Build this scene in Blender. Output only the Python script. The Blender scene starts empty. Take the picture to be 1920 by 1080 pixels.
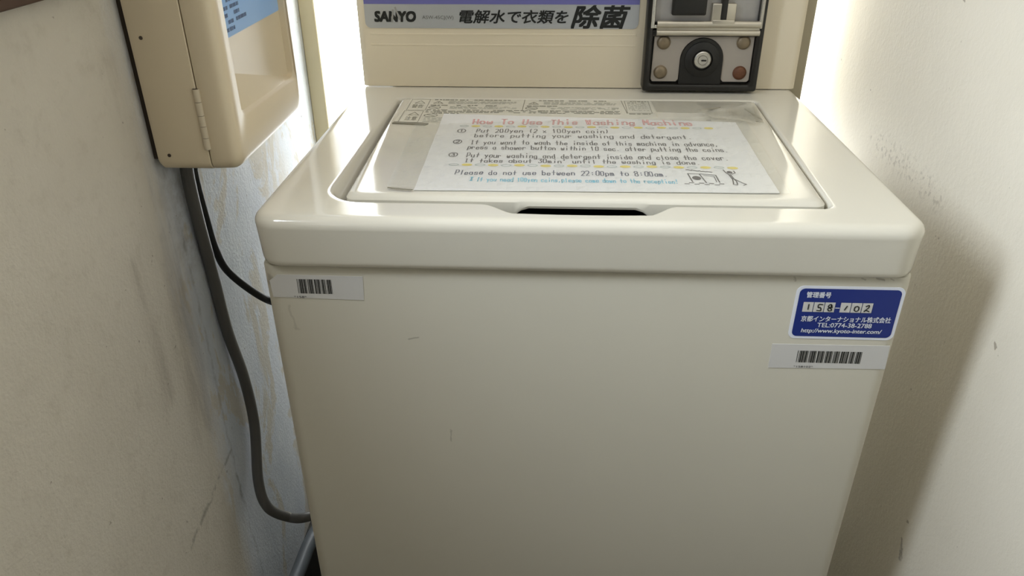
import bpy, bmesh, math, random
from mathutils import Vector, Matrix
random.seed(7)
S = bpy.context.scene
COL = S.collection

# ------------------------------------------------------------------ camera, world, lights, exposure
def srgb(r, g, b):
    f = lambda c: (c / 12.92 if c <= .04045 else ((c + .055) / 1.055) ** 2.4)
    return (f(r / 255), f(g / 255), f(b / 255), 1.0)

cam_d = bpy.data.cameras.new('camera')
cam = bpy.data.objects.new('camera', cam_d)
COL.objects.link(cam)
S.camera = cam
yaw, pitch, roll = -.0554, .5116, -.0064
fw = Vector((math.sin(yaw) * math.cos(pitch), math.cos(yaw) * math.cos(pitch), -math.sin(pitch)))
rt = Vector((math.cos(yaw), -math.sin(yaw), 0))
up = rt.cross(fw)
r2 = math.cos(roll) * rt + math.sin(roll) * up
u2 = -math.sin(roll) * rt + math.cos(roll) * up
m3 = Matrix((r2, u2, -fw)).transposed()
cam.matrix_world = Matrix.Translation((-.0269, -.5712, 1.1205)) @ m3.to_4x4()
cam_d.sensor_width = 36
cam_d.lens = 1444.9 / 1920 * 36
cam_d.clip_start = .01

W = bpy.data.worlds.new('world')
S.world = W
W.use_nodes = True
W.node_tree.nodes['Background'].inputs[0].default_value = (1.0, .955, .895, 1)
_nt = W.node_tree
_tc = _nt.nodes.new('ShaderNodeTexCoord')
_sx = _nt.nodes.new('ShaderNodeSeparateXYZ')
_mr = _nt.nodes.new('ShaderNodeMapRange')          # pale overcast sky, brighter overhead
_nt.links.new(_tc.outputs['Generated'], _sx.inputs[0])
_nt.links.new(_sx.outputs[2], _mr.inputs['Value'])
_mr.inputs['From Min'].default_value = .25
_mr.inputs['From Max'].default_value = .9
_mr.inputs['To Min'].default_value = .08
_mr.inputs['To Max'].default_value = 1.42
_nt.links.new(_mr.outputs[0], _nt.nodes['Background'].inputs[1])

def area(name, loc, target, size, power, color, size_y=None):
    d = bpy.data.lights.new(name, 'AREA')
    d.energy = power
    d.color = color
    d.size = size
    if size_y:
        d.shape = 'RECTANGLE'
        d.size_y = size_y
    o = bpy.data.objects.new(name, d)
    COL.objects.link(o)
    o.location = loc
    o.rotation_euler = (Vector(target) - Vector(loc)).to_track_quat('-Z', 'Y').to_euler()
    return o

# daylight through the opening above the wooden sill in the left wall
area('side_daylight', (-.66, -.24, 1.32), (.36, -.02, .72), .34, 17, (.80, .89, 1.0), .50)
# low daylight raking in through the back window onto the left wall
area('window_daylight', (.14, .668, 1.20), (-.388, .40, .93), .09, 7, (.96, .98, 1.0), .22)
WINDOW_STRENGTH = 4.0          # bright frosted window behind the machine
S.view_settings.view_transform = 'Standard'
S.view_settings.look = 'None'
S.view_settings.gamma = 1
S.view_settings.use_curve_mapping = False
S.view_settings.exposure = 0.16

# ------------------------------------------------------------------ materials
def base_mat(name):
    m = bpy.data.materials.new(name)
    m.use_nodes = True
    return m, m.node_tree, m.node_tree.nodes['Principled BSDF']

def mat(name, color, rough=.5, metal=0.0, noise=0.0, nscale=20.0, bump=0.0, bscale=200.0, coat=0.0, spec=.5):
    m, nt, p = base_mat(name)
    p.inputs['Base Color'].default_value = color
    p.inputs['Roughness'].default_value = rough
    p.inputs['Metallic'].default_value = metal
    p.inputs['Coat Weight'].default_value = coat
    p.inputs['Specular IOR Level'].default_value = spec
    L = nt.links
    tc = nt.nodes.new('ShaderNodeTexCoord')
    if noise:
        n = nt.nodes.new('ShaderNodeTexNoise')
        n.inputs['Scale'].default_value = nscale
        n.inputs['Detail'].default_value = 5
        L.new(tc.outputs['Object'], n.inputs['Vector'])
        r = nt.nodes.new('ShaderNodeMapRange')
        r.inputs['To Min'].default_value = 1 - noise
        r.inputs['To Max'].default_value = 1 + noise
        L.new(n.outputs['Fac'], r.inputs['Value'])
        mx = nt.nodes.new('ShaderNodeVectorMath')
        mx.operation = 'SCALE'
        mx.inputs[0].default_value = color[:3]
        L.new(r.outputs[0], mx.inputs['Scale'])
        L.new(mx.outputs[0], p.inputs['Base Color'])
    if bump:
        n = nt.nodes.new('ShaderNodeTexNoise')
        n.inputs['Scale'].default_value = bscale
        n.inputs['Detail'].default_value = 3
        L.new(tc.outputs['Object'], n.inputs['Vector'])
        b = nt.nodes.new('ShaderNodeBump')
        b.inputs['Strength'].default_value = bump
        b.inputs['Distance'].default_value = .002
        L.new(n.outputs['Fac'], b.inputs['Height'])
        L.new(b.outputs[0], p.inputs['Normal'])
    return m

class NG:
    """tiny expression helper for shader math"""
    def __init__(s, nt):
        s.nt = nt
    def put(s, sock, v):
        if hasattr(v, 'default_value') or hasattr(v, 'is_output'):
            s.nt.links.new(v, sock)
        else:
            sock.default_value = v
    def m(s, op, a, b=0.0, c=0.0, clamp=False):
        n = s.nt.nodes.new('ShaderNodeMath')
        n.operation = op
        n.use_clamp = clamp
        s.put(n.inputs[0], a); s.put(n.inputs[1], b); s.put(n.inputs[2], c)
        return n.outputs[0]
    def step(s, x, lo, hi):
        n = s.nt.nodes.new('ShaderNodeMapRange')
        n.interpolation_type = 'SMOOTHSTEP'
        s.put(n.inputs['Value'], x)
        s.put(n.inputs['From Min'], lo); s.put(n.inputs['From Max'], hi)
        return n.outputs[0]
    def mix(s, f, a, b):
        n = s.nt.nodes.new('ShaderNodeMix')
        n.data_type = 'RGBA'
        s.put(n.inputs['Factor'], f)
        s.put(n.inputs[6], a); s.put(n.inputs[7], b)
        return n.outputs[2]
    def noise(s, vec, scale, detail=4, rough=.5, stretch=None, dist=0.0):
        if stretch:
            v = s.nt.nodes.new('ShaderNodeVectorMath')
            v.operation = 'MULTIPLY'
            s.nt.links.new(vec, v.inputs[0])
            v.inputs[1].default_value = stretch
            vec = v.outputs[0]
        n = s.nt.nodes.new('ShaderNodeTexNoise')
        n.inputs['Scale'].default_value = scale
        n.inputs['Detail'].default_value = detail
        n.inputs['Roughness'].default_value = rough
        n.inputs['Distortion'].default_value = dist
        s.nt.links.new(vec, n.inputs['Vector'])
        return n.outputs['Fac']
    def line(s, a, b, ax, ay, bx, by, width):
        """soft mask (1 on the segment) around segment (ax,ay)-(bx,by) in coordinates a,b"""
        dx, dy = bx - ax, by - ay
        l2 = dx * dx + dy * dy
        t = s.m('ADD', s.m('MULTIPLY', s.m('SUBTRACT', a, ax), dx / l2), s.m('MULTIPLY', s.m('SUBTRACT', b, ay), dy / l2), clamp=True)
        px = s.m('SUBTRACT', s.m('SUBTRACT', a, ax), s.m('MULTIPLY', t, dx))
        py = s.m('SUBTRACT', s.m('SUBTRACT', b, ay), s.m('MULTIPLY', t, dy))
        d = s.m('SQRT', s.m('ADD', s.m('MULTIPLY', px, px), s.m('MULTIPLY', py, py)))
        return s.m('SUBTRACT', 1.0, s.step(d, 0.0, width))

def wall_left_mat():
    m, nt, p = base_mat('stained_plaster')
    g = NG(nt)
    tc = nt.nodes.new('ShaderNodeTexCoord')
    pos = tc.outputs['Object']
    sp = nt.nodes.new('ShaderNodeSeparateXYZ')
    nt.links.new(pos, sp.inputs[0])
    y, z = sp.outputs[1], sp.outputs[2]
    fine = g.noise(pos, 60, 5, .6)
    big = g.noise(pos, 7, 4, .6)
    streak = g.noise(pos, 34, 5, .6, (1, 1, .12))
    col = g.mix(big, srgb(188, 181, 167), srgb(206, 200, 187))
    col = g.mix(g.m('MULTIPLY', g.step(fine, .5, .8), .25), col, srgb(150, 140, 122))
    # worn plaster with blue window daylight painted into its colour, behind the box and machine, with scraps of old cream paint left on it
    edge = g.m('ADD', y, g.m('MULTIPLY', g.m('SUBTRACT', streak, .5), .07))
    bare_daylit = g.step(edge, .045, .10)
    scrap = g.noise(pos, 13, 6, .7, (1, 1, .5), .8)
    bare_daylit = g.m('MULTIPLY', bare_daylit, g.m('SUBTRACT', 1.0, g.m('MULTIPLY', g.step(scrap, .53, .58), .8)))
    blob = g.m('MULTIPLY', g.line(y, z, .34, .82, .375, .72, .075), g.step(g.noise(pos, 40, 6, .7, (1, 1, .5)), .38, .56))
    bare_daylit = g.m('MULTIPLY', bare_daylit, g.m('SUBTRACT', 1.0, g.m('MULTIPLY', blob, .8)))
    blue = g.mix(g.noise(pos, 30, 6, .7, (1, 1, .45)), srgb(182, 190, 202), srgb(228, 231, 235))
    col = g.mix(bare_daylit, col, blue)
    # grime: runs below the wall box and beside it, crack near the bottom
    run = g.line(y, z, .080, .86, .055, .60, .045)
    run2 = g.line(y, z, .006, .81, .004, .67, .016)
    run3 = g.line(y, z, .048, .975, .056, .85, .020)
    run4 = g.line(y, z, .108, .862, .104, .78, .05)
    gr = g.m('ADD', g.m('MULTIPLY', run, g.step(streak, .42, .62)), g.m('MULTIPLY', run2, g.step(streak, .3, .6)))
    gr = g.m('ADD', gr, g.m('MULTIPLY', run3, g.step(streak, .38, .66)))
    gr = g.m('ADD', gr, g.m('MULTIPLY', run4, g.step(fine, .3, .7)), clamp=True)
    col = g.mix(g.m('MULTIPLY', gr, .38), col, srgb(96, 80, 62))
    wob = g.m('MULTIPLY', g.m('SUBTRACT', g.noise(pos, 45, 4, .6), .5), .05)
    yy = g.m('ADD', y, wob)
    crack = g.m('MULTIPLY', g.line(yy, z, .083, .525, -.055, .50, .0055), g.step(fine, .42, .55))
    crack2 = g.line(g.m('ADD', y, g.m('MULTIPLY', wob, .25)), z, .098, .80, .090, .45, .0038)
    crack3 = g.line(g.m('ADD', y, g.m('MULTIPLY', wob, .25)), z, .090, .52, .100, .25, .0038)
    ck = g.m('ADD', g.m('MULTIPLY', crack, .42), g.m('MULTIPLY', g.m('MULTIPLY', g.m('ADD', crack2, crack3), g.step(fine, .3, .65)), .3), clamp=True)
    col = g.mix(ck, col, srgb(78, 70, 60))
    speck = g.step(g.noise(pos, 130, 2, .5), .74, .78)
    col = g.mix(g.m('MULTIPLY', speck, .55), col, srgb(105, 94, 80))
    nt.links.new(col, p.inputs['Base Color'])
    p.inputs['Roughness'].default_value = .75
    bh = g.m('ADD', g.noise(pos, 260, 3, .6), g.m('MULTIPLY', g.noise(pos, 60, 4, .6), .8))
    bh = g.m('SUBTRACT', bh, g.m('MULTIPLY', ck, .6))
    b = nt.nodes.new('ShaderNodeBump')
    b.inputs['Strength'].default_value = .35
    b.inputs['Distance'].default_value = .002
    nt.links.new(bh, b.inputs['Height'])
    nt.links.new(b.outputs[0], p.inputs['Normal'])
    return m

def wall_right_mat():
    m, nt, p = base_mat('cream_plaster')
    g = NG(nt)
    tc = nt.nodes.new('ShaderNodeTexCoord')
    pos = tc.outputs['Object']
    sp = nt.nodes.new('ShaderNodeSeparateXYZ')
    nt.links.new(pos, sp.inputs[0])
    y, z = sp.outputs[1], sp.outputs[2]
    fine = g.noise(pos, 90, 5, .6)
    col = g.mix(g.noise(pos, 6, 4, .6), srgb(212, 205, 188), srgb(226, 219, 203))
    wob = g.m('MULTIPLY', g.m('SUBTRACT', fine, .5), .02)
    band = g.line(g.m('ADD', y, wob), z, .36, .815, .18, .815, .026)
    col = g.mix(g.m('MULTIPLY', g.m('MULTIPLY', band, g.step(g.noise(pos, 170, 3, .6), .52, .66)), .38), col, srgb(120, 108, 90))
    sc = g.line(g.m('ADD', y, wob), z, .052, .462, .045, .44, .004)
    col = g.mix(g.m('MULTIPLY', sc, .6), col, srgb(80, 70, 58))
    speck = g.step(g.noise(pos, 75, 2, .5), .755, .79)
    col = g.mix(g.m('MULTIPLY', speck, .6), col, srgb(120, 106, 88))
    nt.links.new(col, p.inputs['Base Color'])
    p.inputs['Roughness'].default_value = .6
    b = nt.nodes.new('ShaderNodeBump')
    b.inputs['Strength'].default_value = .18
    b.inputs['Distance'].default_value = .002
    nt.links.new(g.m('ADD', g.noise(pos, 220, 3, .6), g.noise(pos, 30, 3, .6)), b.inputs['Height'])
    nt.links.new(b.outputs[0], p.inputs['Normal'])
    return m

def pane_mat():
    m, nt, p = base_mat('frosted_daylit_glass')
    g = NG(nt)
    tc = nt.nodes.new('ShaderNodeTexCoord')
    pos = tc.outputs['Object']
    s = g.step(g.noise(pos, 14, 5, .6, (1, 1, .4), 1.0), .60, .74)
    col = g.mix(g.m('MULTIPLY', s, .35), (.93, .97, 1.0, 1), (.55, .58, .62, 1))
    nt.links.new(col, p.inputs['Emission Color'])
    p.inputs['Emission Strength'].default_value = WINDOW_STRENGTH
    p.inputs['Base Color'].default_value = (.8, .82, .84, 1)
    p.inputs['Roughness'].default_value = .4
    return m

def cabinet_mat(name, color, rough, scuffs=()):
    """cream enamel with faint yellowing and, where given, scuff marks on the front (x, z segments)"""
    m, nt, p = base_mat(name)
    g = NG(nt)
    tc = nt.nodes.new('ShaderNodeTexCoord')
    pos = tc.outputs['Object']
    sp = nt.nodes.new('ShaderNodeSeparateXYZ')
    nt.links.new(pos, sp.inputs[0])
    x, z = sp.outputs[0], sp.outputs[2]
    c2 = tuple(c * .93 for c in color[:3]) + (1,)
    col = g.mix(g.noise(pos, 5, 4, .6), color, c2)
    wob = g.m('MULTIPLY', g.m('SUBTRACT', g.noise(pos, 60, 4, .6), .5), .016)
    for ax, az, bx, bz, w, k in scuffs:
        f = g.line(g.m('ADD', x, wob), z, ax, az, bx, bz, w)
        col = g.mix(g.m('MULTIPLY', f, k), col, srgb(74, 62, 48))
    nt.links.new(col, p.inputs['Base Color'])
    p.inputs['Roughness'].default_value = rough
    return m

M = {}
CREAM = srgb(226, 218, 196)
M['cover'] = cabinet_mat('cream_gloss_plastic', srgb(214, 210, 196), .10)
M['cabinet'] = cabinet_mat('cream_enamel_steel', srgb(198, 194, 179), .36, [
    (-.1445, .7415, -.1525, .7395, .0013, .45), (-.120, .636, -.1185, .622, .0012, .35), (-.258, .772, -.2545, .748, .0025, .2),
    (-.2705, .8005, -.2745, .793, .004, .4), (.176, .8105, .178, .8070, .0010, .35), (.232, .8105, .236, .8095, .0010, .4), (.246, .8108, .250, .8095, .0014, .5), (.258, .8105, .261, .8095, .0010, .4)])
M['panel'] = cabinet_mat('cream_panel_plastic', srgb(233, 222, 198), .32)
M['panel_dark'] = mat('grey_beige_side_plastic', srgb(176, 168, 146), .5)
M['cavity_shade'] = mat('black_cavity_shade', srgb(14, 13, 11), .8)
M['black'] = mat('black_plastic', srgb(24, 22, 18), .3, noise=.15, nscale=60)
M['black_matte'] = mat('black_matte_plastic', srgb(22, 21, 18), .5)
M['chrome'] = mat('worn_chrome', srgb(196, 194, 188), .25, 1.0, noise=.2, nscale=40, bump=.1, bscale=300)
M['steel'] = mat('brushed_steel', srgb(196, 190, 176), .38, .85, noise=.12, nscale=50)
M['zinc'] = mat('grey_coin_plate', srgb(176, 174, 172), .45, .4, noise=.15, nscale=45)
M['plate'] = mat('greyish_white_plate', srgb(166, 158, 148), .5, noise=.08, nscale=35)
M['bolt'] = mat('tarnished_bolt', srgb(136, 122, 100), .45, .5, noise=.3, nscale=150)
M['bolt_rust'] = mat('rusty_bolt', srgb(104, 66, 44), .6, .2, noise=.35, nscale=180)
M['silver_label'] = mat('silver_label_film', srgb(190, 194, 198), .32, .35, noise=.06, nscale=12)
M['purple'] = mat('purple_print', srgb(112, 112, 178), .4)
M['ink'] = mat('black_ink', srgb(20, 24, 24), .5)
M['grey_ink'] = mat('grey_ink', srgb(104, 106, 104), .6)
M['worn_ink'] = mat('worn_patch_grey', srgb(158, 158, 156), .5, noise=.1)
M['paper'] = mat('white_paper', srgb(230, 230, 227), .4, coat=.3)
M['sticker'] = mat('white_sticker_paper', srgb(206, 205, 202), .5, noise=.03, nscale=15)
M['warn'] = mat('clear_warning_film', srgb(214, 211, 196), .3, coat=.3, noise=.04, nscale=25)
M['warn_ink'] = mat('faded_grey_print', srgb(142, 140, 125), .6)
M['warn_light'] = mat('pale_grey_print', srgb(178, 177, 162), .6)
M['residue'] = mat('dark_glue_residue', srgb(138, 134, 118), .8, noise=.3, nscale=120)
M['red_ink'] = mat('pink_red_marker', srgb(212, 132, 126), .6)
M['white_ink'] = mat('pale_marker_fill', srgb(236, 205, 200), .6)
M['yellow_ink'] = mat('yellow_marker', srgb(224, 206, 92), .6, noise=.12, nscale=120)
M['oval_ink'] = mat('grey_green_marker', srgb(172, 186, 180), .6)
M['brown_ink'] = mat('dark_brown_marker', srgb(58, 46, 42), .6)
M['navy_ink'] = mat('dark_blue_marker', srgb(52, 56, 84), .6)
M['cyan_ink'] = mat('light_blue_marker', srgb(110, 190, 214), .6)
M['blue'] = mat('deep_blue_print', srgb(0, 36, 122), .35)
M['white_print'] = mat('white_print', srgb(226, 230, 240), .45)
M['box'] = mat('beige_painted_steel', srgb(216, 202, 174), .34, noise=.04, nscale=8)
M['hinge'] = mat('pale_hinge_enamel', srgb(200, 188, 164), .45)
M['sky_label'] = mat('light_blue_label', srgb(150, 190, 238), .3)
M['label_ink'] = mat('blue_grey_print', srgb(82, 104, 140), .5)
M['screw'] = mat('dark_screw_and_gap_shade', srgb(60, 50, 40), .7)
M['cable'] = mat('grey_cable_sheath', srgb(90, 89, 86), .45, bump=.05, bscale=400)
M['cable_black'] = mat('black_cable_rubber', srgb(22, 24, 24), .5)
M['hose'] = mat('grey_drain_hose', srgb(92, 98, 104), .45)
M['wood'] = mat('dark_brown_wood', srgb(70, 50, 38), .5, noise=.25, nscale=30)
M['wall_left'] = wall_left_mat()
M['wall_right'] = wall_right_mat()
M['post'] = mat('beige_painted_post', srgb(206, 196, 164), .55, noise=.04, nscale=10)
M['frame'] = mat('pale_window_frame', srgb(214, 216, 216), .4, .2)
M['pane'] = pane_mat()
M['floor'] = mat('grey_concrete_floor', srgb(74, 68, 62), .8, noise=.25, nscale=18, bump=.3, bscale=80)
M['skirting'] = mat('black_skirting', srgb(30, 28, 26), .6)

def film_mat():
    m, nt, p = base_mat('clear_laminate_film')
    p.inputs['Base Color'].default_value = srgb(226, 226, 216)
    p.inputs['Roughness'].default_value = .12
    p.inputs['Alpha'].default_value = .2
    g = NG(nt)
    tc = nt.nodes.new('ShaderNodeTexCoord')
    b = nt.nodes.new('ShaderNodeBump')
    b.inputs['Strength'].default_value = .10
    b.inputs['Distance'].default_value = .003
    nt.links.new(g.noise(tc.outputs['Object'], 22, 3, .5), b.inputs['Height'])
    nt.links.new(b.outputs[0], p.inputs['Normal'])
    return m
M['film'] = film_mat()

def tape_mat():
    m, nt, p = base_mat('crumpled_clear_tape')
    p.inputs['Base Color'].default_value = srgb(220, 216, 200)
    p.inputs['Roughness'].default_value = .3
    p.inputs['Alpha'].default_value = .34
    return m
M['tape'] = tape_mat()

# ------------------------------------------------------------------ mesh builder
class MB:
    def __init__(s):
        s.bm = bmesh.new()
        s.mats = []
    def mi(s, m):
        if m not in s.mats:
            s.mats.append(m)
        return s.mats.index(m)
    def merge(s, b, m, matrix=None):
        i = s.mi(m)
        for f in b.faces:
            f.material_index = i
        if matrix is not None:
            b.transform(matrix)
        me = bpy.data.meshes.new('tmp')
        b.to_mesh(me)
        b.free()
        s.bm.from_mesh(me)
        bpy.data.meshes.remove(me)
    def box(s, lo, hi, m, bevel=0.0, seg=3):
        b = bmesh.new()
        bmesh.ops.create_cube(b, size=1)
        lo, hi = Vector(lo), Vector(hi)
        for v in b.verts:
            v.co = Vector(((v.co[i] + .5) * (hi[i] - lo[i]) + lo[i]) for i in range(3))
        if bevel:
            bmesh.ops.bevel(b, geom=list(b.edges), offset=bevel, segments=seg, profile=.5, affect='EDGES')
        s.merge(b, m)
        return s
    def cyl(s, p0, p1, r0, m, r1=None, n=32, dome=0.0):
        p0, p1 = Vector(p0), Vector(p1)
        ax = (p1 - p0)
        L = ax.length
        r1 = r0 if r1 is None else r1
        prof = [(0, 0), (r0, 0), (r1, L)]
        if dome:
            for k in range(1, 6):
                a = k / 6 * math.pi / 2
                prof.append((r1 * math.cos(a), L + dome * math.sin(a)))
            prof.append((0, L + dome))
        else:
            prof.append((0, L))
        s.lathe(p0, ax, prof, m, n)
        return s
    def lathe(s, o, ax, prof, m, n=32):
        ax = Vector(ax).normalized()
        q = Vector((0, 0, 1)).rotation_difference(ax).to_matrix()
        b = bmesh.new()
        rings = []
        for r, h in prof:
            if r < 1e-6:
                rings.append([b.verts.new(Vector(o) + q @ Vector((0, 0, h)))])
            else:
                rings.append([b.verts.new(Vector(o) + q @ Vector((r * math.cos(2 * math.pi * k / n), r * math.sin(2 * math.pi * k / n), h))) for k in range(n)])
        for A, B in zip(rings, rings[1:]):
            for k in range(n):
                a0, a1 = A[k % len(A)], A[(k + 1) % len(A)]
                b0, b1 = B[k % len(B)], B[(k + 1) % len(B)]
                vs = []
                for v in (a0, a1, b1, b0):
                    if v not in vs:
                        vs.append(v)
                if len(vs) > 2:
                    b.faces.new(vs)
        bmesh.ops.recalc_face_normals(b, faces=list(b.faces))
        s.merge(b, m)
        return s
    def loft(s, loops, m, cap0=False, cap1=False, flip=False):
        b = bmesh.new()
        R = [[b.verts.new(p) for p in L] for L in loops]
        n = len(R[0])
        for A, B in zip(R, R[1:]):
            for k in range(n):
                b.faces.new((A[k], A[(k + 1) % n], B[(k + 1) % n], B[k]))
        if cap0:
            b.faces.new(list(reversed(R[0])))
        if cap1:
            b.faces.new(R[-1])
        if flip:
            bmesh.ops.reverse_faces(b, faces=list(b.faces))
        s.merge(b, m)
        return s
    def tube(s, pts, r, m, n=14, sub=10):
        P = [Vector(p) for p in pts]
        path = []
        for i in range(len(P) - 1):
            a = P[max(i - 1, 0)]; b_ = P[i]; c = P[i + 1]; d = P[min(i + 2, len(P) - 1)]
            for k in range(sub):
                t = k / sub
                path.append(.5 * ((2 * b_) + (c - a) * t + (2 * a - 5 * b_ + 4 * c - d) * t * t + (3 * b_ - a - 3 * c + d) * t ** 3))
        path.append(P[-1])
        nrm = None
        loops = []
        for i, p in enumerate(path):
            t = (path[min(i + 1, len(path) - 1)] - path[max(i - 1, 0)]).normalized()
            if nrm is None:
                nrm = t.orthogonal().normalized()
            nrm = (nrm - t * nrm.dot(t)).normalized()
            bn = t.cross(nrm)
            loops.append([p + r * (math.cos(2 * math.pi * k / n) * nrm + math.sin(2 * math.pi * k / n) * bn) for k in range(n)])
        s.loft(loops, m, True, True)
        return s
    def slab(s, poly, fr, m, w0=0.0, w1=.0004):
        """thin solid with outline poly (u,v CCW) in frame fr, from height w0 to w1"""
        lo = [fr(u, v, w0) for u, v in poly]
        hi = [fr(u, v, w1) for u, v in poly]
        s.loft([lo, hi], m, True, True)
        return s
    def flat(s, poly, fr, m, w):
        b = bmesh.new()
        b.faces.new([b.verts.new(fr(u, v, w)) for u, v in poly])
        s.merge(b, m)
        return s
    def stroke(s, pts, wid, fr, m, w):
        """a pen line: ribbon with round joins, lying in the frame"""
        P = [Vector(q) for q in pts]
        P = [p for i, p in enumerate(P) if i == 0 or (p - P[i - 1]).length > 1e-7]
        if len(P) < 2:
            return s
        for i in range(1, len(P) - 1):
            if (P[i] - P[i - 1]).normalized().dot((P[i + 1] - P[i]).normalized()) < -.25:
                s.stroke(P[:i + 1], wid, fr, m, w)
                s.stroke(P[i:], wid, fr, m, w + 2e-5)
                return s
        closed = len(P) > 3 and (P[0] - P[-1]).length < 1e-7
        if closed:
            P.pop()
        n = len(P)
        D = [(P[(i + 1) % n] - P[i]).normalized() for i in range(n)]
        if not closed:
            P[0] = P[0] - D[0] * wid * .35
            P[-1] = P[-1] + D[n - 2] * wid * .35
        b = bmesh.new()
        rows = []
        for i in range(n):
            d0 = D[i - 1] if (closed or i > 0) else D[0]
            d1 = D[i] if (closed or i < n - 1) else D[n - 2]
            t = d0 + d1
            t = t.normalized() if t.length > .3 else d1
            nv = Vector((-t.y, t.x))
            k = min(1.25, 1 / max(.4, nv.dot(Vector((-d1.y, d1.x))))) * wid / 2
            rows.append((b.verts.new(fr(P[i].x - nv.x * k, P[i].y - nv.y * k, w)), b.verts.new(fr(P[i].x + nv.x * k, P[i].y + nv.y * k, w))))
        for i in range(n if closed else n - 1):
            A, B = rows[i], rows[(i + 1) % n]
            b.faces.new((A[0], B[0], B[1], A[1]))
        s.merge(b, m)
        return s
    def build(s, name, parent=None, root=None, smooth=True, angle=.6):
        me = bpy.data.meshes.new(name)
        if root is not None:
            s.bm.transform(Matrix.Translation(-Vector(root)))
        s.bm.to_mesh(me)
        s.bm.free()
        for m in s.mats:
            me.materials.append(m)
        if smooth:
            for p in me.polygons:
                p.use_smooth = True
            me.set_sharp_from_angle(angle=angle)
        o = bpy.data.objects.new(name, me)
        COL.objects.link(o)
        if parent is not None:
            o.parent = parent
        return o

def tag(o, label, cat, group=None):
    o['label'] = label
    o['category'] = cat
    if group:
        o['group'] = group
    return o
def thing(name, loc, label, cat):
    o = bpy.data.objects.new(name, None)
    COL.objects.link(o)
    o.location = loc
    o.empty_display_size = .05
    return tag(o, label, cat)
def structure(name, mb, smooth=False):
    o = mb.build(name, smooth=smooth)
    o['kind'] = 'structure'
    return o

# frames: (u, v, w) -> world
def fr_top(z):
    return lambda u, v, w: Vector((u, v, z + w))
def fr_front(y):
    return lambda u, v, w: Vector((u, y - w, v))
def fr_wall(x):
    return lambda u, v, w: Vector((x + w, u, v))
FRONT_FLIP = False

def rquad(cs, rad, n=24, nc=8):
    """rounded quad loop, corners given CCW, one radius per corner, n points per side"""
    cs = [Vector(c) for c in cs]
    out = []
    arcs = []
    for i in range(4):
        p, a, b = cs[i], cs[i - 1], cs[(i + 1) % 4]
        d0, d1 = (a - p).normalized(), (b - p).normalized()
        r = rad[i]
        ang = d0.angle(d1)
        t = r / math.tan(ang / 2)
        c = p + (d0 + d1).normalized() * (r / math.sin(ang / 2))
        s0, s1 = p + d0 * t - c, p + d1 * t - c
        a0 = math.atan2(s0.y, s0.x)
        da = (math.atan2(s1.y, s1.x) - a0 + math.pi) % (2 * math.pi) - math.pi
        arcs.append([c + Vector((math.cos(a0 + da * k / nc), math.sin(a0 + da * k / nc))) * r for k in range(nc + 1)])
    for i in range(4):
        out += arcs[i]
        a, b = arcs[i][-1], arcs[(i + 1) % 4][0]
        out += [a.lerp(b, k / n) for k in range(1, n)]
    return [(p.x, p.y) for p in out]

def rrect(x0, y0, x1, y1, r, nc=6, n=1):
    return rquad([(x0, y0), (x1, y0), (x1, y1), (x0, y1)], [r] * 4, n, nc)

def qinset(cs, d):
    """inset a roughly axis-aligned quad BL, BR, TR, TL by d"""
    (a, b, c, e) = cs
    return [(a[0] + d, a[1] + d), (b[0] - d, b[1] + d), (c[0] - d, c[1] - d), (e[0] + d, e[1] - d)]

# ------------------------------------------------------------------ lettering
def printed(mb, body, m, fr, x0, y0, x1, y1, w, shear=0.0, bold=0.0, dy=0.0):
    """printed words filling the rectangle (x0,y0)-(x1,y1) of a frame; dy lifts the far end"""
    cu = bpy.data.curves.new('words', 'FONT')
    cu.body = body
    cu.shear = shear
    cu.resolution_u = 3
    o = bpy.data.objects.new('words', cu)
    COL.objects.link(o)
    dg = bpy.context.evaluated_depsgraph_get()
    me = bpy.data.meshes.new_from_object(o.evaluated_get(dg))
    COL.objects.unlink(o)
    bpy.data.objects.remove(o)
    bpy.data.curves.remove(cu)
    b = bmesh.new()
    b.from_mesh(me)
    bpy.data.meshes.remove(me)
    if not b.verts:
        b.free()
        return
    ax = min(v.co.x for v in b.verts); bx = max(v.co.x for v in b.verts)
    ay = min(v.co.y for v in b.verts); by = max(v.co.y for v in b.verts)
    for v in b.verts:
        t = (v.co.x - ax) / (bx - ax)
        v.co = Vector((x0 + t * (x1 - x0), y0 + (v.co.y - ay) / (by - ay) * (y1 - y0) + t * dy, 0))
    k = bold * (y1 - y0)
    n_layer = 0
    for ox, oy in (((0, 0),) if not bold else ((-k, -k), (k, -k), (-k, k), (k, k), (0, 0))):
        c = b.copy()
        for v in c.verts:
            v.co = fr(v.co.x + ox, v.co.y + oy, w + (2e-5 * n_layer))
        n_layer += 1
        mb.merge(c, m)
    b.free()

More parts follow.
